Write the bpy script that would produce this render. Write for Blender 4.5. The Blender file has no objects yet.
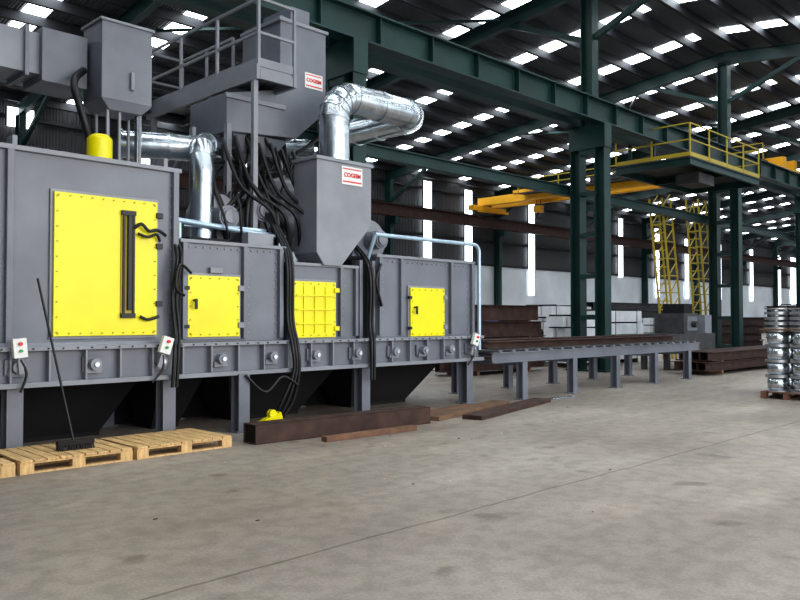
import bpy, math, random
from mathutils import Vector, Matrix
random.seed(7)
scene = bpy.context.scene
scene.view_settings.view_transform = 'Standard'
scene.view_settings.look = 'None'
try: scene.view_settings.look = 'Medium High Contrast'
except Exception: pass

# ------------------------------------------------------------ materials
MATS = {}
def mat(name, col, rough=0.6, metal=0.0, var=0.12, scale=3.0, bump=0.0, bscale=60, emit=0.0, wave=None, stretch=None):
    m = bpy.data.materials.new(name); m.use_nodes = True
    nt = m.node_tree; N = nt.nodes; L = nt.links
    b = N['Principled BSDF']
    b.inputs['Roughness'].default_value = rough
    b.inputs['Metallic'].default_value = metal
    tc = N.new('ShaderNodeTexCoord')
    mp = N.new('ShaderNodeMapping'); L.new(tc.outputs['Object'], mp.inputs['Vector'])
    if stretch: mp.inputs['Scale'].default_value = stretch
    nz = N.new('ShaderNodeTexNoise'); nz.inputs['Scale'].default_value = scale; nz.inputs['Detail'].default_value = 6
    L.new(mp.outputs[0], nz.inputs['Vector'])
    cr = N.new('ShaderNodeValToRGB')
    cr.color_ramp.elements[0].position = 0.3; cr.color_ramp.elements[1].position = 0.7
    lo = [c*(1-var) for c in col]; hi = [min(1, c*(1+var)) for c in col]
    cr.color_ramp.elements[0].color = (*lo, 1); cr.color_ramp.elements[1].color = (*hi, 1)
    L.new(nz.outputs['Fac'], cr.inputs['Fac']); L.new(cr.outputs[0], b.inputs['Base Color'])
    if bump > 0:
        n2 = N.new('ShaderNodeTexNoise'); n2.inputs['Scale'].default_value = bscale
        L.new(tc.outputs['Object'], n2.inputs['Vector'])
        bp = N.new('ShaderNodeBump'); bp.inputs['Strength'].default_value = bump; bp.inputs['Distance'].default_value = 0.01
        L.new(n2.outputs['Fac'], bp.inputs['Height']); L.new(bp.outputs[0], b.inputs['Normal'])
    if wave:
        w = N.new('ShaderNodeTexWave'); w.wave_type = 'BANDS'; w.bands_direction = wave[0]; w.inputs['Scale'].default_value = wave[1]
        L.new(tc.outputs['Object'], w.inputs['Vector'])
        bp = N.new('ShaderNodeBump'); bp.inputs['Strength'].default_value = 0.8; bp.inputs['Distance'].default_value = 0.04
        L.new(w.outputs['Fac'], bp.inputs['Height']); L.new(bp.outputs[0], b.inputs['Normal'])
    if emit > 0:
        b.inputs['Emission Color'].default_value = (*col, 1); b.inputs['Emission Strength'].default_value = emit
    MATS[name] = m
    return m

mat('grey_paint', (0.155, 0.165, 0.195), 0.38, 0.0, 0.16, 1.6, 0.08, 40)
mat('grey_paint_light', (0.22, 0.23, 0.258), 0.36, 0.0, 0.12, 2.0)
mat('grey_paint_dark_shade', (0.011, 0.011, 0.013), 0.8, 0.0, 0.25, 2.0)  # machine grey taken near black, so hoppers carry painted-in shade
mat('near_black_shade', (0.007, 0.007, 0.008), 0.85, 0.0, 0.3, 4)  # near-black colour that paints shade under the machine and in hollows
mat('yellow_paint', (0.80, 0.71, 0.0), 0.35, 0.0, 0.07, 1.5)
mat('crane_yellow', (0.80, 0.40, 0.01), 0.5, 0.0, 0.1, 1.0)
mat('rail_yellow', (0.42, 0.32, 0.03), 0.5, 0.0, 0.1, 1.0)
mat('green_steel', (0.008, 0.036, 0.034), 0.45, 0.0, 0.3, 1.2)
mat('galv', (0.62, 0.67, 0.71), 0.26, 1.0, 0.18, 6)
mat('pipe_steel', (0.42, 0.55, 0.66), 0.35, 0.4, 0.1, 6)
mat('wire_steel', (0.42, 0.43, 0.45), 0.35, 0.7, 0.15, 20)
mat('black_rubber', (0.008, 0.008, 0.009), 0.45)
mat('white_plastic', (0.7, 0.7, 0.68), 0.4)
mat('red_plastic', (0.6, 0.02, 0.02), 0.4)
mat('green_plastic', (0.02, 0.3, 0.06), 0.4)
mat('pallet_wood', (0.60, 0.40, 0.19), 0.8, 0, 0.28, 5, 0.2, 80, stretch=(6, 1, 1))
mat('old_wood', (0.16, 0.095, 0.055), 0.85, 0, 0.3, 4, 0.3, 60)
mat('rust', (0.055, 0.028, 0.022), 0.75, 0.1, 0.4, 4, 0.3, 50)
mat('rust_light', (0.16, 0.085, 0.05), 0.8, 0.0, 0.3, 5, 0.3, 50)
mat('mill_steel', (0.07, 0.068, 0.072), 0.55, 0.3, 0.3, 3)
mat('roof_sheet', (0.085, 0.092, 0.108), 0.6, 0.0, 0.15, 0.5, wave=('X', 3.0))
mat('purlin', (0.020, 0.021, 0.026), 0.6, 0.0, 0.15, 1)
mat('wall_sheet', (0.065, 0.064, 0.068), 0.7, 0.0, 0.15, 0.4, wave=('X', 2.5))
mat('wall_low', (0.66, 0.69, 0.72), 0.7, 0.0, 0.12, 0.5)
mat('skylight', (0.88, 0.95, 1.0), 0.5, 0, 0.02, 1, emit=9.5)
mat('pane', (0.85, 0.93, 1.0), 0.5, 0, 0.02, 1, emit=3.5)
mat('blue_steel', (0.10, 0.16, 0.28), 0.5)
mat('white_wrap', (0.68, 0.70, 0.73), 0.5, 0, 0.1, 3)
mat('bristle', (0.02, 0.018, 0.018), 0.9)

def floor_mat():
    m = bpy.data.materials.new('concrete_floor'); m.use_nodes = True
    nt = m.node_tree; N = nt.nodes; L = nt.links; b = N['Principled BSDF']
    b.inputs['Roughness'].default_value = 0.55
    tc = N.new('ShaderNodeTexCoord')
    def noise(s, d=6, st=None):
        n = N.new('ShaderNodeTexNoise'); n.inputs['Scale'].default_value = s; n.inputs['Detail'].default_value = d
        if st:
            mp = N.new('ShaderNodeMapping'); mp.inputs['Scale'].default_value = st
            L.new(tc.outputs['Object'], mp.inputs[0]); L.new(mp.outputs[0], n.inputs['Vector'])
        else: L.new(tc.outputs['Object'], n.inputs['Vector'])
        return n
    def ramp(src, p0, c0, p1, c1):
        r = N.new('ShaderNodeValToRGB'); e = r.color_ramp.elements
        e[0].position = p0; e[0].color = (*c0, 1); e[1].position = p1; e[1].color = (*c1, 1)
        L.new(src, r.inputs[0]); return r
    def mult(a, c):
        x = N.new('ShaderNodeMixRGB'); x.blend_type = 'MULTIPLY'; x.inputs[0].default_value = 1
        L.new(a, x.inputs[1]); L.new(c, x.inputs[2]); return x
    base = ramp(noise(0.3, 9).outputs['Fac'], 0.36, (0.25, 0.212, 0.178), 0.64, (0.365, 0.322, 0.278))
    fine = ramp(noise(6, 14).outputs['Fac'], 0.40, (0.82, 0.82, 0.82), 0.56, (1, 1, 1))
    grain = ramp(noise(45, 6).outputs['Fac'], 0.40, (0.88, 0.88, 0.88), 0.6, (1.05, 1.05, 1.05))
    spots = ramp(noise(1.7, 8).outputs['Fac'], 0.30, (0.62, 0.60, 0.58), 0.38, (1, 1, 1))
    dust = ramp(noise(0.8, 12).outputs['Fac'], 0.55, (1, 1, 1), 0.68, (1.16, 1.15, 1.13))
    streak = ramp(noise(1.0, 10, (0.12, 1.6, 1)).outputs['Fac'], 0.38, (0.88, 0.88, 0.88), 0.58, (1.04, 1.04, 1.04))
    c = mult(base.outputs[0], fine.outputs[0])
    for r in (spots, streak, grain, dust): c = mult(c.outputs[0], r.outputs[0])
    sp = N.new('ShaderNodeSeparateXYZ'); L.new(tc.outputs['Object'], sp.inputs[0])
    wob = N.new('ShaderNodeMath'); wob.operation = 'MULTIPLY_ADD'; wob.inputs[1].default_value = 0.10
    L.new(noise(1.2, 5).outputs['Fac'], wob.inputs[0]); L.new(sp.outputs['Y'], wob.inputs[2])
    def joint(src, off, period, w):
        a = N.new('ShaderNodeMath'); a.operation = 'ADD'; a.inputs[1].default_value = -off; L.new(src, a.inputs[0])
        p = N.new('ShaderNodeMath'); p.operation = 'PINGPONG'; p.inputs[1].default_value = period/2; L.new(a.outputs[0], p.inputs[0])
        return ramp(p.outputs[0], 0.0, (0.35, 0.33, 0.31), w, (1, 1, 1))
    j1 = joint(wob.outputs[0], 4.25, 9.0, 0.02)
    j2 = joint(sp.outputs['X'], 21.0, 40.0, 0.01)
    c = mult(c.outputs[0], j1.outputs[0]); c = mult(c.outputs[0], j2.outputs[0])
    L.new(c.outputs[0], b.inputs['Base Color'])
    bp = N.new('ShaderNodeBump'); bp.inputs['Strength'].default_value = 0.2; bp.inputs['Distance'].default_value = 0.01
    L.new(noise(25, 8).outputs['Fac'], bp.inputs['Height']); L.new(bp.outputs[0], b.inputs['Normal'])
    MATS['concrete_floor'] = m
floor_mat()

# ------------------------------------------------------------ builder
class B:
    def __init__(s): s.v=[]; s.f=[]; s.mi=[]; s.sm=[]; s.mats=[]
    def _m(s, name):
        if name not in s.mats: s.mats.append(name)
        return s.mats.index(name)
    def add(s, vs, fs, m, smooth=False):
        o = len(s.v); s.v += [tuple(v) for v in vs]; k = s._m(m)
        for f in fs:
            s.f.append([i+o for i in f]); s.mi.append(k); s.sm.append(smooth)
    def box(s, x0,x1,y0,y1,z0,z1, m):
        if y0>y1: y0,y1=y1,y0
        s.add([(x0,y0,z0),(x1,y0,z0),(x1,y1,z0),(x0,y1,z0),(x0,y0,z1),(x1,y0,z1),(x1,y1,z1),(x0,y1,z1)],
              [(0,3,2,1),(4,5,6,7),(0,1,5,4),(1,2,6,5),(2,3,7,6),(3,0,4,7)], m)
    def prism(s, poly, y0, y1, m):
        n=len(poly)
        vs=[(x,y0,z) for x,z in poly]+[(x,y1,z) for x,z in poly]
        fs=[tuple(range(n)), tuple(range(2*n-1,n-1,-1))]+[(i,i+n,(i+1)%n+n,(i+1)%n) for i in range(n)]
        s.add(vs,fs,m)
    def frustum(s, a, b, z0, z1, m):
        vs=[(a[0],a[2],z0),(a[1],a[2],z0),(a[1],a[3],z0),(a[0],a[3],z0),(b[0],b[2],z1),(b[1],b[2],z1),(b[1],b[3],z1),(b[0],b[3],z1)]
        s.add(vs,[(0,3,2,1),(4,5,6,7),(0,1,5,4),(1,2,6,5),(2,3,7,6),(3,0,4,7)],m)
    def beam(s, p0, p1, w, h, m, up=(0,0,1)):
        p0=Vector(p0); p1=Vector(p1); d=(p1-p0).normalized(); u=Vector(up)
        if abs(d.dot(u))>0.99: u=Vector((1,0,0))
        r=d.cross(u).normalized(); t=r.cross(d)
        vs=[]
        for p in (p0,p1):
            for a,b in ((-1,-1),(1,-1),(1,1),(-1,1)): vs.append(p+r*(a*w/2)+t*(b*h/2))
        s.add(vs,[(0,1,2,3),(7,6,5,4),(0,4,5,1),(1,5,6,2),(2,6,7,3),(3,7,4,0)],m)
    def ibeam(s, p0, p1, w, h, m, t=0.03, up=(0,0,1)):
        p0=Vector(p0); p1=Vector(p1); d=(p1-p0).normalized(); u=Vector(up)
        if abs(d.dot(u))>0.99: u=Vector((0,1,0))
        r=d.cross(u).normalized(); tt=r.cross(d)
        o=tt*(h/2-t/2)
        s.beam(p0+o,p1+o,w,t,m,up=tt); s.beam(p0-o,p1-o,w,t,m,up=tt); s.beam(p0,p1,t*0.8,h-2*t,m,up=tt)
    def cyl(s, p0, p1, r, m, seg=16, r2=None, cap=True):
        r2 = r if r2 is None else r2
        s.tube([p0,p1],[r,r2],m,seg,cap)
    def tube(s, pts, r, m, seg=10, cap=True):
        pts=[Vector(p) for p in pts]; n=len(pts)
        if not isinstance(r,(list,tuple)): r=[r]*n
        d0=(pts[1]-pts[0]).normalized()
        ref=Vector((0,0,1)) if abs(d0.z)<0.9 else Vector((1,0,0))
        nrm=(ref-d0*ref.dot(d0)).normalized(); vs=[]
        for i,p in enumerate(pts):
            if i==0: d=pts[1]-pts[0]
            elif i==n-1: d=pts[-1]-pts[-2]
            else: d=(pts[i+1]-pts[i]).normalized()+(pts[i]-pts[i-1]).normalized()
            d.normalize(); nrm=(nrm-d*nrm.dot(d)).normalized(); bi=d.cross(nrm)
            for k in range(seg):
                a=2*math.pi*k/seg; vs.append(p+(nrm*math.cos(a)+bi*math.sin(a))*r[i])
        fs=[]
        for i in range(n-1):
            for k in range(seg):
                k2=(k+1)%seg; fs.append((i*seg+k,i*seg+k2,(i+1)*seg+k2,(i+1)*seg+k))
        s.add(vs,fs,m,True)
        if cap:
            s.add(vs[:seg],[tuple(range(seg-1,-1,-1))],m); s.add(vs[-seg:],[tuple(range(seg))],m)
    def curve(s, pts, r, m, seg=8, sub=8):
        P=[Vector(p) for p in pts]; P=[P[0]]+P+[P[-1]]; out=[]
        for i in range(1,len(P)-2):
            for k in range(sub):
                t=k/sub; a,b,c,d=P[i-1],P[i],P[i+1],P[i+2]
                out.append(0.5*((2*b)+(c-a)*t+(2*a-5*b+4*c-d)*t*t+(3*b-a-3*c+d)*t**3))
        out.append(P[-2]); s.tube(out,r,m,seg)
    def fin(s, name, parent=None, bevel=0.0, loc=None, rz=0.0):
        me=bpy.data.meshes.new(name); me.from_pydata(s.v,[],s.f)
        for m in s.mats: me.materials.append(MATS[m])
        for p,k,q in zip(me.polygons,s.mi,s.sm): p.material_index=k; p.use_smooth=q
        me.update()
        o=bpy.data.objects.new(name,me); scene.collection.objects.link(o)
        if parent: o.parent=parent
        if bevel>0:
            md=o.modifiers.new('bevel','BEVEL'); md.width=bevel; md.segments=2; md.limit_method='ANGLE'; md.angle_limit=math.radians(50)
        if loc: o.location=loc
        o.rotation_euler[2]=rz
        return o
def empty(name,parent=None):
    e=bpy.data.objects.new(name,None); scene.collection.objects.link(e); e.empty_display_size=0.3
    if parent: e.parent=parent
    return e
def arc(c, a, b, r, n=8, t0=0, t1=90):
    c=Vector(c);a=Vector(a);b=Vector(b)
    return [c+a*(r*math.cos(math.radians(t0+(t1-t0)*i/n)))+b*(r*math.sin(math.radians(t0+(t1-t0)*i/n))) for i in range(n+1)]
def label(parent, txt, x, y, z, w, h, size):
    b=B(); b.box(x,x+w,y-0.012,y,z,z+h,'white_plastic')
    b.box(x+0.02,x+w-0.02,y-0.016,y-0.012,z+h*0.12,z+h*0.2,'red_plastic')
    b.box(x+0.02,x+w-0.02,y-0.016,y-0.012,z+h*0.84,z+h*0.9,'red_plastic'); b.fin('nameplate',parent)
    c=bpy.data.curves.new('nameplate_text','FONT'); c.body=txt; c.size=size; c.extrude=0.002; c.offset=0.003
    c.align_x='CENTER'; c.align_y='CENTER'; c.materials.append(MATS['red_plastic'])
    o=bpy.data.objects.new('nameplate_text',c); scene.collection.objects.link(o); o.parent=parent
    o.location=(x+w/2,y-0.017,z+h*0.52); o.rotation_euler=(math.radians(90),0,0)

# ------------------------------------------------------------ building shell
YR=12.6; ZR=12.1; SL=0.115; YB=32.0; YF=-8.0; X0=-12.0; X1=112.0
def rz(y): return ZR-SL*abs(y-YR)
b=B(); b.add([(X0-20,-40,0),(X1+10,-40,0),(X1+10,YB+1,0),(X0-20,YB+1,0)],[(0,1,2,3)],'concrete_floor'); b.fin('floor')
b=B()
for ya,yb in ((YF,YR),(YR,YB)):
    za,zb=rz(ya)+0.28,rz(yb)+0.28
    b.add([(X0,ya,za),(X1,ya,za),(X1,yb,zb),(X0,yb,zb),(X0,ya,za+.08),(X1,ya,za+.08),(X1,yb,zb+.08),(X0,yb,zb+.08)],
          [(0,3,2,1),(4,5,6,7),(0,1,5,4),(1,2,6,5),(2,3,7,6),(3,0,4,7)],'roof_sheet')
b.fin('ceiling')
b=B()
y=YF+0.4
while y<YB:
    b.beam((X0,y,rz(y)+0.11),(X1,y,rz(y)+0.11),0.14,0.30,'purlin'); y+=1.3
b.fin('roof_purlins')
b=B()
x=4.5-8
while x<X1-3:
    for ya,yb in ((YF+.3,YR-.25),(YR+.25,YB-.3)):
        w=0.72
        za,zb=rz(ya)+0.262,rz(yb)+0.262
        b.add([(x,ya,za),(x+w,ya,za),(x+w,yb,zb),(x,yb,zb)],[(0,3,2,1)],'skylight')
    x+=4.0
b.fin('window_1_roof_skylights')
COLX=[0.9+9.93*i for i in range(-1,12)]
b=B()
for x in COLX:
    for ya,yb in ((YF,YR),(YB-.2,YR)):
        b.ibeam((x,ya,rz(ya)-0.25),(x,yb,rz(yb)-0.25),0.22,0.5,'green_steel')
    b.beam((x,YB-0.4,rz(YB)-1.8),(x,YB-3.5,rz(YB-3.5)-0.45),0.14,0.14,'green_steel')
    b.beam((x,YR+0.2,ZR-2.0),(x,YR+3.0,rz(YR+3)-0.45),0.16,0.16,'green_steel')
    b.beam((x,YR-0.2,ZR-2.0),(x,YR-3.0,rz(YR-3)-0.45),0.16,0.16,'green_steel')
for i in range(0,len(COLX)-1,2):
    xa,xb=COLX[i],COLX[i+1]
    b.beam((xa,YB-8,rz(YB-8)-.1),(xb,YB-16,rz(YB-16)-.1),0.08,0.08,'green_steel')
    b.beam((xb,YB-8,rz(YB-8)-.1),(xa,YB-16,rz(YB-16)-.1),0.08,0.08,'green_steel')
b.fin('roof_rafters')
b=B(); b.box(X0,X1,YB,YB+.2,0,rz(YB)+.35,'wall_sheet'); b.box(X0,X1,YB-.12,YB,0.0,1.0,'wall_sheet')
b.box(X0,X1,YB-.14,YB,1.6,5.0,'wall_low')
for z in (1.0,1.6,5.05,6.6,8.2,9.4): b.box(X0,X1,YB-.2,YB,z-.07,z+.07,'purlin')
b.fin('wall_back')
b=B(); b.box(X1,X1+.2,-40,YB,0,6,'wall_sheet'); b.box(X1,X1+.2,YF,YB,6,12.0,'wall_sheet'); b.fin('wall_right')
b=B(); b.box(X0-.2,X0,YF,YB,0,12.0,'wall_sheet'); b.fin('wall_left')
k=2
for x,za,zb,w in ((10.9,9.0,9.75,1.0),(16,5.5,9.6,.6),(21,5.5,9.6,.6),(34.1,5.2,9.8,.75),(34.1,2.2,4.8,.6),(37.9,5.2,9.7,.75),(44.7,5.2,9.6,.75),(44.7,3.2,5.2,.75),
    (50.5,5.5,9.0,.5),(56.9,4.9,9.6,.75),(63.1,3.4,9.3,.85),(68.8,3.4,8.8,.85),(76,3.4,8.8,.8),(84,3.4,8.8,.9),(92,3,8.6,1),(96.5,1.6,8.6,1.8),(104,3,8.6,1)):
    b=B(); b.box(x-w/2,x+w/2,YB-.22,YB-.2,za,zb,'pane')
    b.box(x-w/2-.06,x-w/2,YB-.25,YB-.19,za,zb,'purlin'); b.box(x+w/2,x+w/2+.06,YB-.25,YB-.19,za,zb,'purlin')
    b.fin('window_%d'%k); k+=1
for i,x in enumerate(COLX):
    b=B()
    for dy in (-.42,.42):
        b.ibeam((x,YR+dy,0),(x,YR+dy,7.4),0.36,0.34,'green_steel',t=.03,up=(0,1,0))
    z=0.3
    while z<7.2:
        b.box(x-.16,x+.16,YR-.3,YR+.3,z,z+.28 if (z<1 or z>6.4) else z+.12,'green_steel'); z+=1.25
    b.box(x-.2,x+.2,YR-.62,YR+.62,6.7,7.4,'green_steel')
    b.box(x-.3,x+.3,YR-.7,YR+.7,0,.05,'green_steel')
    b.ibeam((x,YR,7.4),(x,YR,ZR-.4),0.36,0.40,'green_steel',t=.03,up=(0,1,0))
    b.fin('steel_column' if i==0 else 'steel_column.%03d'%i)
    b=B(); b.ibeam((x,YB-.45,0),(x,YB-.45,rz(YB)-.4),.25,.45,'green_steel',t=.03,up=(0,1,0))
    b.box(x-.15,x+.15,YB-1.1,YB-.6,6.9,7.3,'green_steel'); b.fin('wall_column' if i==0 else 'wall_column.%03d'%i)
b=B()
for dy in (-.42,.42):
    b.ibeam((X0+1,YR+dy,7.75),(X1-1,YR+dy,7.75),.36,.68,'green_steel',t=.04)
b.box(X0+1,X1-1,YR-.46,YR-.38,8.09,8.16,'mill_steel'); b.box(X0+1,X1-1,YR+.38,YR+.46,8.09,8.16,'mill_steel')
x=X0+2
while x<X1-2:
    b.box(x-.01,x+.01,YR-.58,YR-.43,7.45,8.05,'green_steel'); x+=1.65
b.fin('crane_runway_beam')
b=B(); b.ibeam((X0+1,YB-1.0,7.65),(X1-1,YB-1.0,7.65),.3,.68,'rust',t=.04); b.fin('crane_runway_beam.001')
b=B(); b.ibeam((X0+1,YR+.7,5.5),(X1-1,YR+.7,5.5),.2,.3,'green_steel'); b.fin('tie_beam')

# ------------------------------------------------------------ overhead crane
e=empty('overhead_crane'); cx=39.0
b=B()
for dx in (-.7,.7):
    b.box(cx+dx-.18,cx+dx+.18,YR+.3,YB-.8,8.62,9.12,'crane_yellow')
b.fin('bridge_girders',e,.02)
b=B()
for yy in (YR+.42,YB-1.0):
    b.box(cx-1.8,cx+1.8,yy-.2,yy+.2,8.3,8.62,'crane_yellow')
    for dx in (-1.4,1.4): b.cyl((cx+dx,yy-.1,8.34),(cx+dx,yy+.1,8.34),.17,'mill_steel')
b.fin('end_trucks',e,.02)
b=B()
b.box(cx-.95,cx+.95,26.0,28.4,9.12,9.3,'crane_yellow'); b.cyl((cx-.7,27.2,9.48),(cx+.7,27.2,9.48),.2,'mill_steel')
b.box(cx-1.15,cx-.75,21,23,9.12,9.4,'mill_steel')
for dy in (-.15,.15): b.cyl((cx,27.2+dy,9.3),(cx,27.2+dy,8.3),.02,'black_rubber',6)
b.box(cx-.2,cx+.2,26.95,27.45,7.95,8.35,'crane_yellow'); b.curve([(cx,27.2,7.95),(cx,27.35,7.75),(cx,27.2,7.55),(cx,27.05,7.7)],.05,'mill_steel')
b.fin('hoist_trolley',e)
b=B()
for i in range(11):
    yy=YR+1+i*1.4; b.beam((cx-1.5,yy,9.0),(cx-1.5,yy,9.75),.05,.05,'rail_yellow')
for zz in (9.4,9.75): b.beam((cx-1.5,YR+1,zz),(cx-1.5,YR+15,zz),.05,.05,'rail_yellow')
b.box(cx-1.5,cx-.88,YR+1,YR+15,8.94,9.0,'mill_steel'); b.fin('walkway',e)

e=empty('crane_maintenance_platform')
xa,xb,ya,yb,zd=23.9,29.6,10.9,13.5,6.75
b=B(); b.box(xa,xb,ya,yb,zd-.05,zd,'mill_steel')
for yy in (ya,yb): b.ibeam((xa,yy,zd-.17),(xb,yy,zd-.17),.12,.24,'green_steel',t=.02)
for xx in (xa,xb,(xa+xb)/2): b.ibeam((xx,ya,zd-.17),(xx,yb,zd-.17),.12,.24,'green_steel',t=.02)
for xx in (xa+.1,xb-.1):
    b.beam((xx,YR-.42,zd),(xx,YR-.42,7.4),.1,.1,'green_steel')
    b.beam((xx,YR+.42,zd),(xx,YR+.42,7.4),.1,.1,'green_steel')
b.box(25.2,26.4,11.2,12.0,6.1,6.45,'mill_steel')
b.fin('deck',e)
b=B()
def rail(b,pts,h,m,step=1.4,r=.04,toe=True):
    first=True
    for p,q in zip(pts[:-1],pts[1:]):
        p=Vector(p);q=Vector(q);n=max(1,round((q-p).length/step))
        for i in range(0 if first else 1,n+1):
            c=p.lerp(q,i/n); b.beam(c,c+Vector((0,0,h)),r,r,m)
        first=False
        for f in (.5,1): b.beam(p+Vector((0,0,h*f)),q+Vector((0,0,h*f)),r*.9,r*.9,m)
        if toe: b.beam(p+Vector((0,0,.07)),q+Vector((0,0,.07)),.015,.13,m)
rail(b,[(xa,yb,zd),(xa,ya,zd),(xb,ya,zd),(xb,yb,zd)],1.05,'rail_yellow',1.4,.045); b.fin('railing',e)

def yladder(name,x,y,lean,h=5.8):
    b=B()
    for dy in (-.25,.25):
        b.beam((x,y+dy,0),(x-lean,y+dy,h),.07,.05,'rail_yellow'); b.beam((x+.7,y+dy,0),(x+.7-lean,y+dy,h),.06,.05,'rail_yellow')
    n=int(h/.32)
    for i in range(1,n):
        t=i/n; b.beam((x-lean*t,y-.25,h*t),(x-lean*t,y+.25,h*t),.04,.04,'rail_yellow')
        if i%2==0:
            for dy in (-.25,.25):
                b.beam((x-lean*t,y+dy,h*t),(x+.7-lean*t,y+dy,h*t),.04,.04,'rail_yellow')
                b.beam((x-lean*t,y+dy,h*t),(x+.7-lean*(t+1.6/n),y+dy,h*(t+1.6/n)),.035,.035,'rail_yellow')
    return b.fin(name)
yladder('access_ladder',28.6,13.9,1.1,6.1); yladder('access_ladder.001',31.5,13.9,.9,6.4)

# ------------------------------------------------------------ shot blasting machine
M=empty('shot_blasting_machine')
F=9.5; G='grey_paint'; GL='grey_paint_light'; GD='grey_paint_dark_shade'
def bolts_h(b,xa,xb,y,z,n,m=GL,r=.013):
    for i in range(n):
        x=xa+(xb-xa)*i/(n-1); b.cyl((x,y,z),(x,y-.018,z),r,m,6)
def bolts_v(b,x,y,za,zb,n,m=GL,r=.013):
    for i in range(n):
        z=za+(zb-za)*i/(n-1); b.cyl((x,y,z),(x,y-.018,z),r,m,6)
b=B(); b.box(1.2,5.26,F,11.6,1.27,3.58,G)
b.box(1.15,5.31,F-.05,11.65,3.54,3.6,GL)
b.box(1.15,5.31,F-.08,11.65,1.25,1.31,GL)
for x in (3.14,5.22): b.box(x-.04,x+.04,F-.07,F,1.31,3.54,G)
for x in (3.0,3.2,5.1): b.box(x-.03,x+.03,F-.0,F+.2,3.6,3.72,GL)
bolts_v(b,5.17,F-.001,1.4,3.5,16)
b.fin('inlet_chamber',M,.008)
def door(name,xa,xb,za,zb,kind=0):
    b=B(); b.box(xa-.035,xb+.035,F-.03,F+.005,za-.035,zb+.035,GL)
    b.box(xa,xb,F-.065,F-.03,za,zb,'yellow_paint')
    n=max(5,int((xb-xa)/.13)); nv=max(5,int((zb-za)/.16))
    for z in (za+.035,zb-.035): bolts_h(b,xa+.05,xb-.05,F-.065,z,n,'rail_yellow' ,.009)
    for x in (xa+.035,xb-.035): bolts_v(b,x,F-.065,za+.05,zb-.05,nv,'rail_yellow',.009)
    if kind==1:
        b.box(4.45,4.64,F-.08,F-.065,1.6,2.96,'rail_yellow')
        b.box(4.47,4.5,F-.10,F-.065,1.63,2.93,'black_rubber'); b.box(4.60,4.63,F-.10,F-.065,1.63,2.93,'black_rubber')
        b.box(4.53,4.585,F-.12,F-.065,1.7,2.9,'black_rubber'); b.box(4.45,4.64,F-.11,F-.065,2.9,2.96,'black_rubber'); b.box(4.45,4.64,F-.11,F-.065,1.6,1.66,'black_rubber')
        b.curve([(4.62,F-.1,2.75),(4.7,F-.13,2.80),(4.8,F-.13,2.72),(4.92,F-.13,2.74),(5.05,F-.1,2.68)],.022,'black_rubber')
        b.curve([(4.66,F-.1,2.68),(4.78,F-.14,2.64),(4.9,F-.13,2.68),(4.97,F-.1,2.6)],.018,'black_rubber')
        b.curve([(4.7,F-.1,1.62),(4.8,F-.12,1.58),(4.95,F-.12,1.62)],.02,'black_rubber')
        for z in (1.75,2.5,2.9): b.box(xb-.02,xb+.07,F-.09,F-.03,z,z+.07,'black_rubber')
    elif kind==2:
        for i in range(1,4):
            x=xa+(xb-xa)*i/4; b.box(x-.012,x+.012,F-.085,F-.065,za+.07,zb-.07,'yellow_paint')
        for i in range(1,4):
            z=za+(zb-za)*i/4; b.box(xa+.07,xb-.07,F-.09,F-.065,z-.012,z+.012,'yellow_paint')
        for z in (za+.1,zb-.16):
            b.box(xb-.04,xb+.05,F-.1,F-.03,z,z+.07,'yellow_paint'); b.box(xa-.05,xa+.04,F-.1,F-.03,z,z+.07,'yellow_paint')
    if kind in (0,):
        b.cyl((xa+.09,F-.06,(za+zb)/2+.08),(xa+.09,F-.13,(za+zb)/2+.08),.016,'black_rubber',8)
        b.box(xa+.07,xa+.11,F-.14,F-.12,(za+zb)/2-.04,(za+zb)/2+.1,'black_rubber')
        for z in (za+.12,zb-.2):
            b.box(xb-.03,xb+.06,F-.09,F-.03,z,z+.08,GL); b.box(xa-.05,xa+.02,F-.085,F-.03,z,z+.05,'black_rubber')
    b.fin(name,M,.004)
door('door_large',3.63,4.95,1.38,3.11,1)
b=B()
b.prism([(5.32,1.27),(7.02,1.27),(7.02,2.65),(5.32,2.65)],F,11.6,G)
b.box(5.3,7.06,F-.04,11.65,2.62,2.67,GL)
for x in (5.36,6.32,6.95): b.box(x-.035,x+.035,F-.07,F,1.31,2.62,G)
bolts_v(b,6.88,F-.001,1.4,2.55,10); bolts_v(b,6.40,F-.001,1.4,2.55,10); bolts_h(b,5.45,6.9,F-.001,2.57,14)
b.box(5.75,5.95,F-.06,F,2.22,2.3,GL)
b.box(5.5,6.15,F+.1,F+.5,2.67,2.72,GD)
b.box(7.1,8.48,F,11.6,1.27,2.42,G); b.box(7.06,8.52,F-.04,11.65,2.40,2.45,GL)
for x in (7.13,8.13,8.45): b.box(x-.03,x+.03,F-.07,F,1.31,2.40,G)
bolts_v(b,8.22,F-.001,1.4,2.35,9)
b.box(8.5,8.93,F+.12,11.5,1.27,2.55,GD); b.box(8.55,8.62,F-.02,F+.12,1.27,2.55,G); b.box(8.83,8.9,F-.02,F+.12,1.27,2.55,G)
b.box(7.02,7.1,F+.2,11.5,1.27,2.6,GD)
b.box(8.95,11.45,F,11.6,1.27,2.64,G); b.box(8.92,11.5,F-.04,11.65,2.62,2.67,GL)
for x in (8.99,9.5,10.8,11.4): b.box(x-.035,x+.035,F-.07,F,1.31,2.62,G)
bolts_v(b,9.08,F-.001,1.4,2.55,11); bolts_v(b,11.3,F-.001,1.4,2.55,11); bolts_h(b,9.2,11.3,F-.001,2.56,18)
b.fin('blast_chambers',M,.006)
door('door_small_1',5.40,6.22,1.34,2.18,0); door('door_small_2',7.15,8.0,1.30,2.16,2); door('door_small_3',9.7,10.58,1.28,2.13,0)
b=B(); b.box(1.2,11.5,F-.1,11.6,.84,1.25,G)
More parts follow.
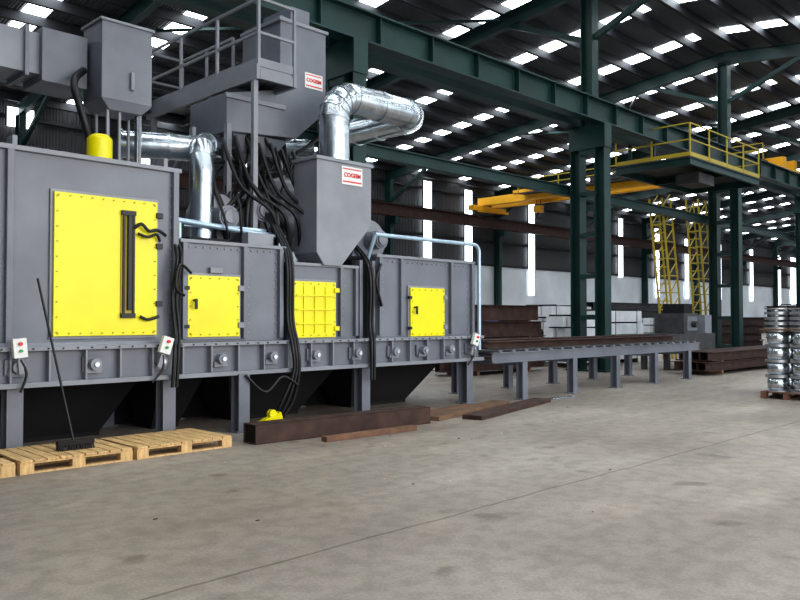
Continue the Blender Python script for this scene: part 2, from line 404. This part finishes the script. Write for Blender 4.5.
b.box(1.15,11.55,F-.2,11.65,1.22,1.27,GL); b.box(1.15,11.55,F-.2,11.65,.80,.86,GL)
x=1.4
while x<11.5:
    b.box(x-.012,x+.012,F-.19,F-.1,.86,1.22,GL); x+=.43
for x in (3.2,4.08,4.95,5.85,6.7,7.5,8.35,9.2,9.9,10.6,11.2):
    b.box(x-.1,x+.1,F-.17,F-.1,.93,1.0,GL); b.cyl((x,F-.1,1.04),(x,F-.24,1.04),.07,GL,14); b.cyl((x,F-.24,1.04),(x,F-.27,1.04),.03,'galv',10)
    b.box(x-.13,x+.13,F-.14,F-.1,.95,1.13,G)
bolts_h(b,1.3,11.4,F-.2,1.245,60,GD,.01)
b.fin('conveyor_trough',M,.004)
b=B()
for x,yy in ((1.6,F),(3.2,F),(5.12,F),(6.2,F-.12),(8.62,F),(11.25,F)):
    for y2 in (yy,11.3):
        b.ibeam((x,y2,0),(x,y2,.82),.18,.2,G,t=.018,up=(0,1,0)); b.box(x-.14,x+.14,y2-.14,y2+.14,0,.02,G)
b.fin('support_legs',M)
b=B()
for a,c in ((1.8,3.05),(3.35,5.0),(5.3,6.0),(6.35,8.5),(8.8,11.1)):
    mx=(a+c)/2; w=(c-a)*.3; b.frustum((mx-w,mx+w,10.5,11.0),(a,c,F+.45,11.25),.05,.82,GD)  # hoppers coloured as if lying in deep shade
    b.box(mx-w,mx+w,10.5,11.0,.0,.14,'near_black_shade')
b.box(1.3,11.4,11.3,11.45,0,.82,'near_black_shade')  # added back sheet, its black paints the shade behind the hoppers
b.fin('abrasive_hoppers',M)
b=B()
def turbine(x,y,z):
    p=Vector((x,y,z))
    b.cyl(p-Vector((0,.2,0)),p+Vector((0,.12,0)),.36,G,20); b.cyl(p-Vector((0,.23,0)),p-Vector((0,.2,0)),.38,GL,20)
    b.cyl(p-Vector((0,.55,0)),p-Vector((0,.23,0)),.14,G,16); b.cyl(p-Vector((0,.58,0)),p-Vector((0,.55,0)),.1,GL,16)
    for k in range(6): b.cyl(p-Vector((0,.26+.05*k,0)),p-Vector((0,.275+.05*k,0)),.17,GL,16)
    b.prism([(x-.38,2.65),(x+.38,2.65),(x+.3,z),(x-.3,z)],y-.16,y+.1,G)
turbine(6.35,10.45,3.1); turbine(7.0,10.5,3.25); turbine(9.6,10.6,3.0); turbine(7.3,11.2,3.1)
b.box(5.6,7.0,9.9,10.0,2.9,2.96,'pipe_steel'); b.cyl((5.4,9.85,2.97),(7.3,9.85,2.85),.04,'pipe_steel')
for x in (5.5,7.2): b.cyl((x,9.85,2.6),(x,9.85,2.93),.03,'pipe_steel',8)
b.box(6.5,6.95,9.65,9.82,2.67,2.86,GL)
b.box(6.55,6.63,10.3,10.4,2.67,4.6,GL); b.box(6.3,6.36,10.9,11.0,2.67,4.6,GL)
b.box(8.3,8.38,11.3,11.4,2.5,4.6,GL)
for x in (9.3,9.6): b.box(x,x+.09,11.0,11.1,2.67,4.6,'green_steel')
for z in (3.2,3.8,4.4): b.box(9.3,9.69,11.0,11.06,z,z+.08,'green_steel')
b.cyl((7.9,11.3,3.3),(9.2,11.3,3.3),.28,G,20); b.cyl((7.9,11.3,3.9),(9.1,11.3,3.9),.2,GL,20)
b.fin('blast_wheels_and_frame',M)
b=B()
R='black_rubber'
for i in range(24):
    xs=6.75+random.random()*1.2; ys=10.45+random.random()*.6
    xe=6.1+random.random()*1.5; ye=9.7+random.random()*.9
    mx=(xs+xe)/2+random.uniform(-.5,.3)
    b.curve([(xs,ys,4.6),(xs+random.uniform(-.15,.15),ys-.15,4.1),(mx,(ys+ye)/2-.2,3.5+random.random()*.4),(xe,ye,2.95+random.random()*.3),(xe+.1,ye+.1,2.66)],random.choice((.02,.028,.04)),R)
for i in range(7):
    xs=6.4+.22*i
    b.curve([(xs,10.2,4.3+.1*random.random()),(xs+.2,10.0,3.6),(xs+.6,9.75,3.2),(xs+.8,9.9,2.7)],.03,R)
for dx in (0,.05,.1):
    b.curve([(7.0+dx,10.1,3.4),(7.02+dx,9.6,2.8),(7.0+dx,F-.12,2.4),(7.03+dx,F-.1,1.6),(7.0+dx,F-.26,1.2),(7.02+dx,F-.27,.8),(6.85+dx*2,F-.2,.35),(6.75+dx,F-.1,.06)],.026,R)
for dx in (0,.06):
    b.curve([(5.25+dx,10,2.9),(5.2+dx,F-.12,2.5),(5.14+dx,F-.12,1.9),(5.18+dx,F-.13,1.4),(5.1+dx,F-.26,1.15),(5.08+dx,F-.25,.7)],.024,R)
    b.curve([(8.7+dx,9.9,2.9),(8.68+dx,F-.1,2.4),(8.7+dx,F-.1,1.5),(8.6+dx,F-.25,1.2),(8.6+dx,F-.25,.6)],.026,R)
b.curve([(8.95,F-.1,2.5),(8.8,F-.15,2.2),(8.95,F-.12,1.8)],.025,R)
b.curve([(5.4,F-.15,2.2),(5.2,F-.2,2.3),(5.15,F-.2,2.0),(5.3,F-.15,1.9)],.02,R)
b.curve([(6.2,F-.25,.8),(6.5,F-.3,.55),(6.8,F-.3,.75),(7.1,F-.28,.6)],.02,R)
b.curve([(4.45,10.6,5.0),(4.2,10.3,4.7),(4.3,10.2,4.2),(4.55,10.4,3.65)],.05,R)
b.fin('hoses',M)
b=B()
pts=[(8.8,9.38,2.98),(11.35,9.38,2.98)]+arc((11.35,9.38,2.83),(0,0,1),(1,0,0),.15,6)[1:]+[(11.5,9.38,1.0)]
b.tube(pts,.035,'pipe_steel',10); b.tube([(9.95,9.38,2.98),(9.95,9.38,2.66)],.02,'pipe_steel'); b.tube([(8.8,9.38,2.98),(8.8,9.6,2.5)],.035,'pipe_steel')
b.fin('guard_tube',M)
def ctrl(name,x,z,rot):
    b=B(); b.box(-.075,.075,-.07,.0,-.11,.11,'white_plastic'); b.cyl((0,-.07,.05),(0,-.1,.05),.022,'red_plastic',10); b.cyl((0,-.07,-.03),(0,-.1,-.03),.018,'green_plastic',10)
    b.box(-.03,.03,-.04,.0,-.3,-.11,GL)
    b.curve([(0,-.03,-.13),(.05,-.03,-.3),(-.03,-.02,-.5)],.015,R)
    o=b.fin(name,M,.006); o.location=(x,F-.24,z); o.rotation_euler=(0,rot,0)
ctrl('push_button_box_1',3.18,1.26,-.1); ctrl('push_button_box_2',4.97,1.25,.3); ctrl('push_button_box_3',11.2,1.2,.35)
b=B(); b.beam((6.3,F-.35,.06),(6.72,F-.35,.2),.10,.12,'yellow_paint'); b.cyl((6.58,F-.38,.24),(6.58,F-.3,.24),.06,'yellow_paint',14); b.box(6.4,6.7,F-.4,F-.25,0,.08,GL); b.fin('yellow_valve',M)
b=B(); b.cyl((4.42,10.0,3.6),(4.42,10.0,3.95),.16,'yellow_paint',18); b.cyl((4.42,10.0,3.95),(4.42,10.0,4.0),.16,'yellow_paint',18,.11); b.cyl((4.42,10.0,3.6),(4.42,10.0,3.64),.2,GL,18)
b.fin('yellow_motor',M)

D=empty('dust_filter_box',M)
b=B(); b.frustum((4.68,5.15,10.3,10.75),(4.55,5.28,10.25,10.85),4.45,4.58,G); b.box(4.55,5.28,10.25,10.85,4.58,5.68,G); b.box(4.52,5.31,10.22,10.88,5.64,5.68,GL)
for x in (4.68,4.85,5.15):
    for yy in (10.35,10.7): b.box(x-.02,x+.02,yy-.02,yy+.02,3.6,4.5,GL)
b.box(4.95,5.0,10.2,10.25,4.75,5.0,GL)
b.cyl((5.15,10.4,3.6),(5.15,10.4,4.45),.05,'galv',12)
b.fin('filter_housing',D,.01)
b=B(); b.box(-.5,4.5,10.7,11.3,4.85,5.4,GL)
for x in (1.0,2.5,3.7): b.box(x,x+.05,10.64,11.36,4.79,5.46,G)
b.box(3.9,4.5,10.6,11.3,4.75,5.46,G)
for x in (-.3,1.8): b.box(x-.05,x+.05,10.95,11.05,3.6,4.85,G)
b.fin('rectangular_duct',D)

S=empty('abrasive_separator',M)
b=B()
b.prism([(6.6,4.5),(7.95,4.6),(8.58,5.15),(8.58,6.5),(7.62,6.6),(7.6,5.35),(6.6,5.1)],10.4,11.5,G)
b.box(7.58,8.62,10.37,11.53,6.5,6.56,GL); b.box(6.57,7.7,10.36,10.4,5.02,5.1,GL)
b.box(7.9,8.3,10.5,11.3,6.6,6.85,G)
b.frustum((7.0,7.6,10.6,11.3),(6.75,7.85,10.5,11.4),4.25,4.55,G)
b.curve([(8.45,10.9,6.0),(8.75,10.7,5.7),(8.7,10.5,5.0),(8.4,10.6,4.6)],.04,R)
b.curve([(8.5,10.7,5.7),(8.72,10.5,5.3),(8.6,10.5,4.8),(8.1,10.6,4.4)],.03,R)
b.fin('separator_housing',S,.01)
label(S,'COGEIM',8.12,10.4,5.5,.38,.26,.085)

P=empty('access_platform')
b=B(); zp=5.45
b.box(6.85,7.5,9.9,13.4,zp-.04,zp,GL)
for x in (6.82,7.52): b.box(x-.03,x+.03,9.87,13.4,zp-.2,zp+.03,GL)
for y in (9.9,11.0,12.2,13.37): b.box(6.86,7.48,y-.025,y+.025,zp-.19,zp-.045,GL)
for y in (10.0,13.2): b.box(6.8,6.88,y-.04,y+.04,(2.67 if y<11.6 else 0),zp-.2,GL)
b.beam((6.84,13.2,3.6),(6.84,11.2,zp-.2),.06,.06,GL)
rail(b,[(7.52,9.9,zp),(6.84,9.9,zp),(6.84,13.4,zp),(7.52,13.4,zp),(7.52,11.65,zp)],1.05,GL,1.15,.045)
b.fin('platform_and_railing',P)

H=empty('exhaust_hopper',M)
b=B(); b.prism([(7.6,2.62),(7.75,2.42),(8.1,2.42),(8.75,3.12),(8.75,4.1),(7.6,4.1)],9.42,10.0,GL)
b.box(7.57,8.78,9.39,10.03,4.07,4.13,GL)
b.fin('hopper_housing',H,.01)
label(H,'COGEIM',8.1,9.42,3.74,.44,.29,.095)
def duct(name,pts,r):
    b=B(); b.tube(pts,r,'galv',24)
    P=[Vector(p) for p in pts]
    for i,(p,q) in enumerate(zip(P[:-1],P[1:])):
        d=(q-p); n=max(1,int(d.length/.55)) if d.length>.3 else 1
        for k in range(n):
            c=p+d*((k)/n); u=d.normalized(); b.cyl(c-u*.018,c+u*.018,r*1.06,'galv',24)
    c=P[-1]; u=(P[-1]-P[-2]).normalized(); b.cyl(c-u*.03,c+u*.01,r*1.12,'galv',24)
    return b.fin(name)
cx2,cy2=8.2,9.72
pts=[(cx2,cy2,4.12),(cx2,cy2,4.85)]+arc((cx2+.4,cy2,4.85),(-1,0,0),(0,0,1),.4,5)[1:]+[(9.8,cy2,5.25)]+arc((9.8,cy2+.4,5.25),(0,-1,0),(1,0,0),.4,5)[1:]+[(10.2,12.0,5.25)]
duct('galvanised_exhaust_duct',pts,.25)
pts=[(6.0,10.1,2.66),(6.0,10.1,3.75)]+[(6.0,10.13,3.95),(6.06,10.21,4.12),(6.2,10.35,4.22),(6.4,10.55,4.25),(9.4,12.0,4.9)]
duct('galvanised_exhaust_duct.001',pts,.17)
duct('galvanised_exhaust_duct.002',[(6.4,10.7,4.22),(5.9,10.9,4.22),(5.3,11.25,4.22)],.2)

# ------------------------------------------------------------ roller conveyor
C=empty('roller_conveyor')
b=B(); y0,y1=9.2,10.9; xa,xb=11.65,20.6
for y in (y0,y1):
    b.ibeam((xa,y,.84),(xb,y,.84),.1,.2,G,t=.018)
    for x in (12.6,14.4,16.2,18.05,19.9): 
        b.ibeam((x,y,0),(x,y,.74),.16,.16,G,t=.016,up=(0,1,0)); b.box(x-.12,x+.12,y-.12,y+.12,0,.015,G)
for x in (12.6,14.4,16.2,18.05,19.9): b.box(x-.04,x+.04,y0,y1,.66,.74,G)
b.fin('frame',C)
b=B(); x=xa+.2
while x<xb:
    b.cyl((x,y0+.04,.93),(x,y1-.04,.93),.06,'mill_steel',12); b.box(x-.05,x+.05,y0-.06,y0+.0,.94,.985,G); x+=.42
b.fin('rollers',C)

def hbeam(name,x0_,x1_,y,z,w,h,m,yaw=0):
    b=B(); L=x1_-x0_; b.ibeam((0,0,h/2),(L,0,h/2),w,h,m,t=.02)
    return b.fin(name,None,0,(x0_,y,z),yaw)
hbeam('steel_i_beam',12.1,20.2,9.75,.99,.2,.14,'rust'); hbeam('steel_i_beam.001',12.6,19.6,10.3,.99,.25,.16,'rust')
def stack(name,x0_,x1_,ya_,rows,cols,w,h,m,z0=.12,jit=.2):
    b=B()
    for i in range(rows):
        for j in range(cols):
            ds=random.uniform(-jit,jit); b.ibeam((x0_+ds,ya_+j*(w+.03),z0+h/2+i*(h+.03)),(x1_+ds,ya_+j*(w+.03),z0+h/2+i*(h+.03)),w,h,m,t=.02)
        for xx in (x0_+.8,x1_-.8): b.box(xx-.05,xx+.05,ya_-w/2,ya_+(cols-.5)*(w+.03),z0+i*(h+.03)-(z0 if i==0 else .03),z0+i*(h+.03),'old_wood')
    b.fin(name)
stack('steel_beam_stack',16.0,20.0,13.9,4,3,.35,.44,'rust')
stack('steel_beam_stack.001',20.8,27.0,16.0,3,4,.3,.33,'mill_steel')
stack('steel_beam_stack.002',21.3,30.0,9.3,2,4,.25,.25,'rust')
stack('steel_beam_stack.003',33.4,41,15.0,4,4,.3,.35,'rust')
stack('steel_beam_stack.004',31.5,40,9.0,3,4,.3,.3,'mill_steel')
stack('steel_beam_stack.005',24,31,24,5,4,.3,.38,'blue_steel')
stack('steel_beam_stack.006',44,56,14.5,5,5,.3,.4,'rust')
stack('steel_beam_stack.007',20.5,26,21.0,5,3,.3,.36,'rust')
stack('steel_beam_stack.008',46,60,8.5,4,5,.3,.3,'mill_steel')
stack('steel_beam_stack.009',33,44,20.0,6,4,.3,.35,'mill_steel')
def bundle(name,x,y,l,w,h,m):
    b=B(); 
    for i in range(4):
        for j in range(3):
            b.box(x+random.uniform(-.1,.1),x+l+random.uniform(-.1,.1),y+j*w/3,y+(j+.92)*w/3,.15+i*h/4,.15+(i+.88)*h/4,m)
    for xx in (x+.3,x+l-.4): b.box(xx,xx+.1,y,y+w,0,.15,'old_wood'); b.box(xx,xx+.03,y-.01,y+w+.01,.15,.16+h,'black_rubber')
    b.fin(name)
bundle('wrapped_panel_bundle',21.5,13.6,2.0,1.2,1.55,'white_wrap'); bundle('wrapped_panel_bundle.001',24.2,13.9,2.2,1.2,1.75,'white_wrap')
bundle('wrapped_panel_bundle.002',27,18.2,3,1.5,2.0,'white_wrap'); bundle('wrapped_panel_bundle.003',57,17.8,5,2,2.4,'white_wrap')
bundle('wrapped_panel_bundle.004',66,18,7,2.5,2.8,'white_wrap'); bundle('wrapped_panel_bundle.005',35,18,3,1.2,1.5,'white_wrap')
bundle('wrapped_panel_bundle.006',62,13.6,5,2,2.2,'white_wrap')
b=B()
for y in (10.8,11.4):
    for z in (.75,1.55): b.beam((32,y,z),(44,y,z),.1,.1,'blue_steel')
    for i in range(12):
        x=32+i; b.beam((x,y,.75 if i%2 else 1.5),(x+1,y,1.5 if i%2 else .75),.06,.06,'blue_steel')
for x in (33,38,43): b.box(x-.05,x+.05,10.6,11.6,.6,.7,'mill_steel'); b.box(x-.05,x+.05,10.6,10.7,0,.6,'mill_steel'); b.box(x-.05,x+.05,11.5,11.6,0,.6,'mill_steel')
b.fin('lattice_truss')
# dark fabrication machine (drilling line) behind the conveyor
b=B()
x,y=22.5,11.0
b.box(x,x+3.4,y,y+1.0,.5,1.1,'mill_steel'); b.box(x+1.1,x+2.1,y-.0,y+1.0,1.1,1.75,'mill_steel'); b.box(x+1.3,x+1.9,y+.1,y+.8,1.75,2.05,'near_black_shade')
for xx in (x+.1,x+3.1):
    for yy in (y+.05,y+.8): b.box(xx,xx+.15,yy,yy+.15,0,.5,'mill_steel')
b.box(x+1.25,x+1.95,y-.04,y,1.2,1.65,'grey_paint'); b.cyl((x+1.6,y-.2,1.4),(x+1.6,y-.04,1.4),.1,'mill_steel',18); b.box(x+2.5,x+3.0,y-.05,y+.3,1.1,1.7,'grey_paint_light')
b.fin('drilling_machine')

# ------------------------------------------------------------ foreground
def pallet(name,x,y,z=0,rz_=0,L=1.2,W=.95,m='pallet_wood'):
    b=B()
    for yy in (0,W/2-.05,W-.1):
        b.box(0,L,yy,yy+.1,0,.02,m)
        for xx in (0,L/2-.07,L-.14): b.box(xx,xx+.14,yy,yy+.1,.02,.10,m)
    for yy in (0,W/2-.05,W-.1): b.box(0,L,yy,yy+.1,.10,.118,m)
    n=9; w=L/n
    for i in range(n):
        t=random.uniform(-.004,.004); b.box(i*w+.008,(i+1)*w-.008,-.005+t,W+t,.12,.142,m)
    return b.fin(name,None,.003,(x,y,z),rz_)
pallet('wooden_pallet',1.65,8.33,0,.01); pallet('wooden_pallet.001',2.9,8.36,0,-.01); pallet('wooden_pallet.002',4.15,8.34,0,.01,1.25)
b=B(); top=Vector((3.36,9.2,2.05)); bot=Vector((3.58,8.70,.24))
b.tube([bot,top],.014,'black_rubber',8)
b.box(3.40,3.80,8.66,8.74,.2,.25,'bristle')
for i in range(20): 
    x=3.41+i*.02
    b.beam((x,8.68,.2),(x+random.uniform(-.01,.01),8.66,.145),.014,.014,'bristle'); b.beam((x,8.72,.2),(x+random.uniform(-.01,.01),8.74,.145),.014,.014,'bristle')
b.fin('push_broom')
b=B(); 
b.box(0,3.05,0,.015,0,.25,'rust'); b.box(0,3.05,0,.3,.235,.25,'rust'); b.box(0,3.05,0,.3,0,.015,'rust'); b.box(0,3.05,.285,.3,0,.25,'rust'); b.box(.02,.04,.015,.285,.015,.235,'near_black_shade')  # last box: dark plate painting the shade inside the hollow end
b.fin('rusty_box_beam',None,.006,(5.68,8.25,0),-.06)
b=B(); b.box(0,1.6,0,.12,0,.07,'rust_light'); b.fin('timber_batten',None,.006,(6.45,7.78,0),-.05)
def plank(name,p,q,w,h,m,z=0):
    b=B(); b.beam((p[0],p[1],z+h/2),(q[0],q[1],z+h/2),w,h,m); b.fin(name,None,.004)
plank('wooden_plank',(8.95,8.3),(11.6,8.95),.34,.07,'old_wood'); plank('wooden_plank.001',(9.5,7.9),(12.5,8.65),.34,.07,'rust'); plank('wooden_plank.002',(8.9,8.72),(10.9,9.1),.22,.05,'rust_light')
plank('metal_offcut',(12.9,8.75),(13.6,8.7),.15,.03,'galv')

W=empty('wire_spool_stack')
def spool(b,x,y,z,r=.17,h=.27):
    for zz in (0,h-.025): b.cyl((x,y,z+zz),(x,y,z+zz+.025),r,'wire_steel',20)
    b.tube([(x,y,z+.03),(x,y,z+.06),(x,y,z+h/2),(x,y,z+h-.06),(x,y,z+h-.03)],[r*.66,r*.80,r*.82,r*.80,r*.66],'galv',20)
    b.cyl((x,y,z+h),(x,y,z+h+.004),r*.3,'near_black_shade',12)  # dark disc paints the shaded bore of the spool
b=B(); z=.145; sx,sy=16.12,5.0
for layer in range(4):
    for i in range(3):
        for j in range(2): spool(b,sx+.23+i*.47,sy+.23+j*.47,z,.225,.30)
    z+=.303
b.box(sx,sx+1.4,sy,sy+.95,z,z+.03,'old_wood'); z+=.03
for k in range(4):
    for i in range(3):
        for j in range(2): spool(b,sx+.23+i*.47,sy+.23+j*.47,z,.225,.10)
    z+=.104
b.fin('spools',W)
o=pallet('pallet_base',sx,sy,0,0,1.4,.95,'rust_light'); o.parent=W

b=B(); 
for i in range(45):
    x=random.uniform(3,22); y=random.uniform(3.2,8); s=random.uniform(.006,.02)
    b.box(x,x+s*1.6,y,y+s,0,.004,random.choice(('pallet_wood','rust','white_wrap')))
b.box(2.9,2.99,2.5,2.56,0,.005,'pallet_wood')
b.fin('floor_debris')

# ------------------------------------------------------------ lights
w=bpy.data.worlds.new('World'); scene.world=w; w.use_nodes=True
w.node_tree.nodes['Background'].inputs[0].default_value=(0.80,0.90,1.0,1); w.node_tree.nodes['Background'].inputs[1].default_value=1.2
def area(name,loc,rot,sx,sy,pw,col=(1,1,1)):
    l=bpy.data.lights.new(name,'AREA'); l.shape='RECTANGLE'; l.size=sx; l.size_y=sy; l.energy=pw; l.color=col
    o=bpy.data.objects.new(name,l); scene.collection.objects.link(o); o.location=loc; o.rotation_euler=rot; return o
area('open_gate_daylight',(10,-7.5,5),(math.radians(80),0,0),22,7,1800,(1,.96,.91))

cam=bpy.data.cameras.new('Camera'); cam.sensor_width=36; cam.lens=36*780/800; cam.clip_end=400
co=bpy.data.objects.new('Camera',cam); scene.collection.objects.link(co)
co.location=(0,0,1.6); co.rotation_euler=(math.radians(90+1.32),0,math.radians(-45)); scene.camera=co
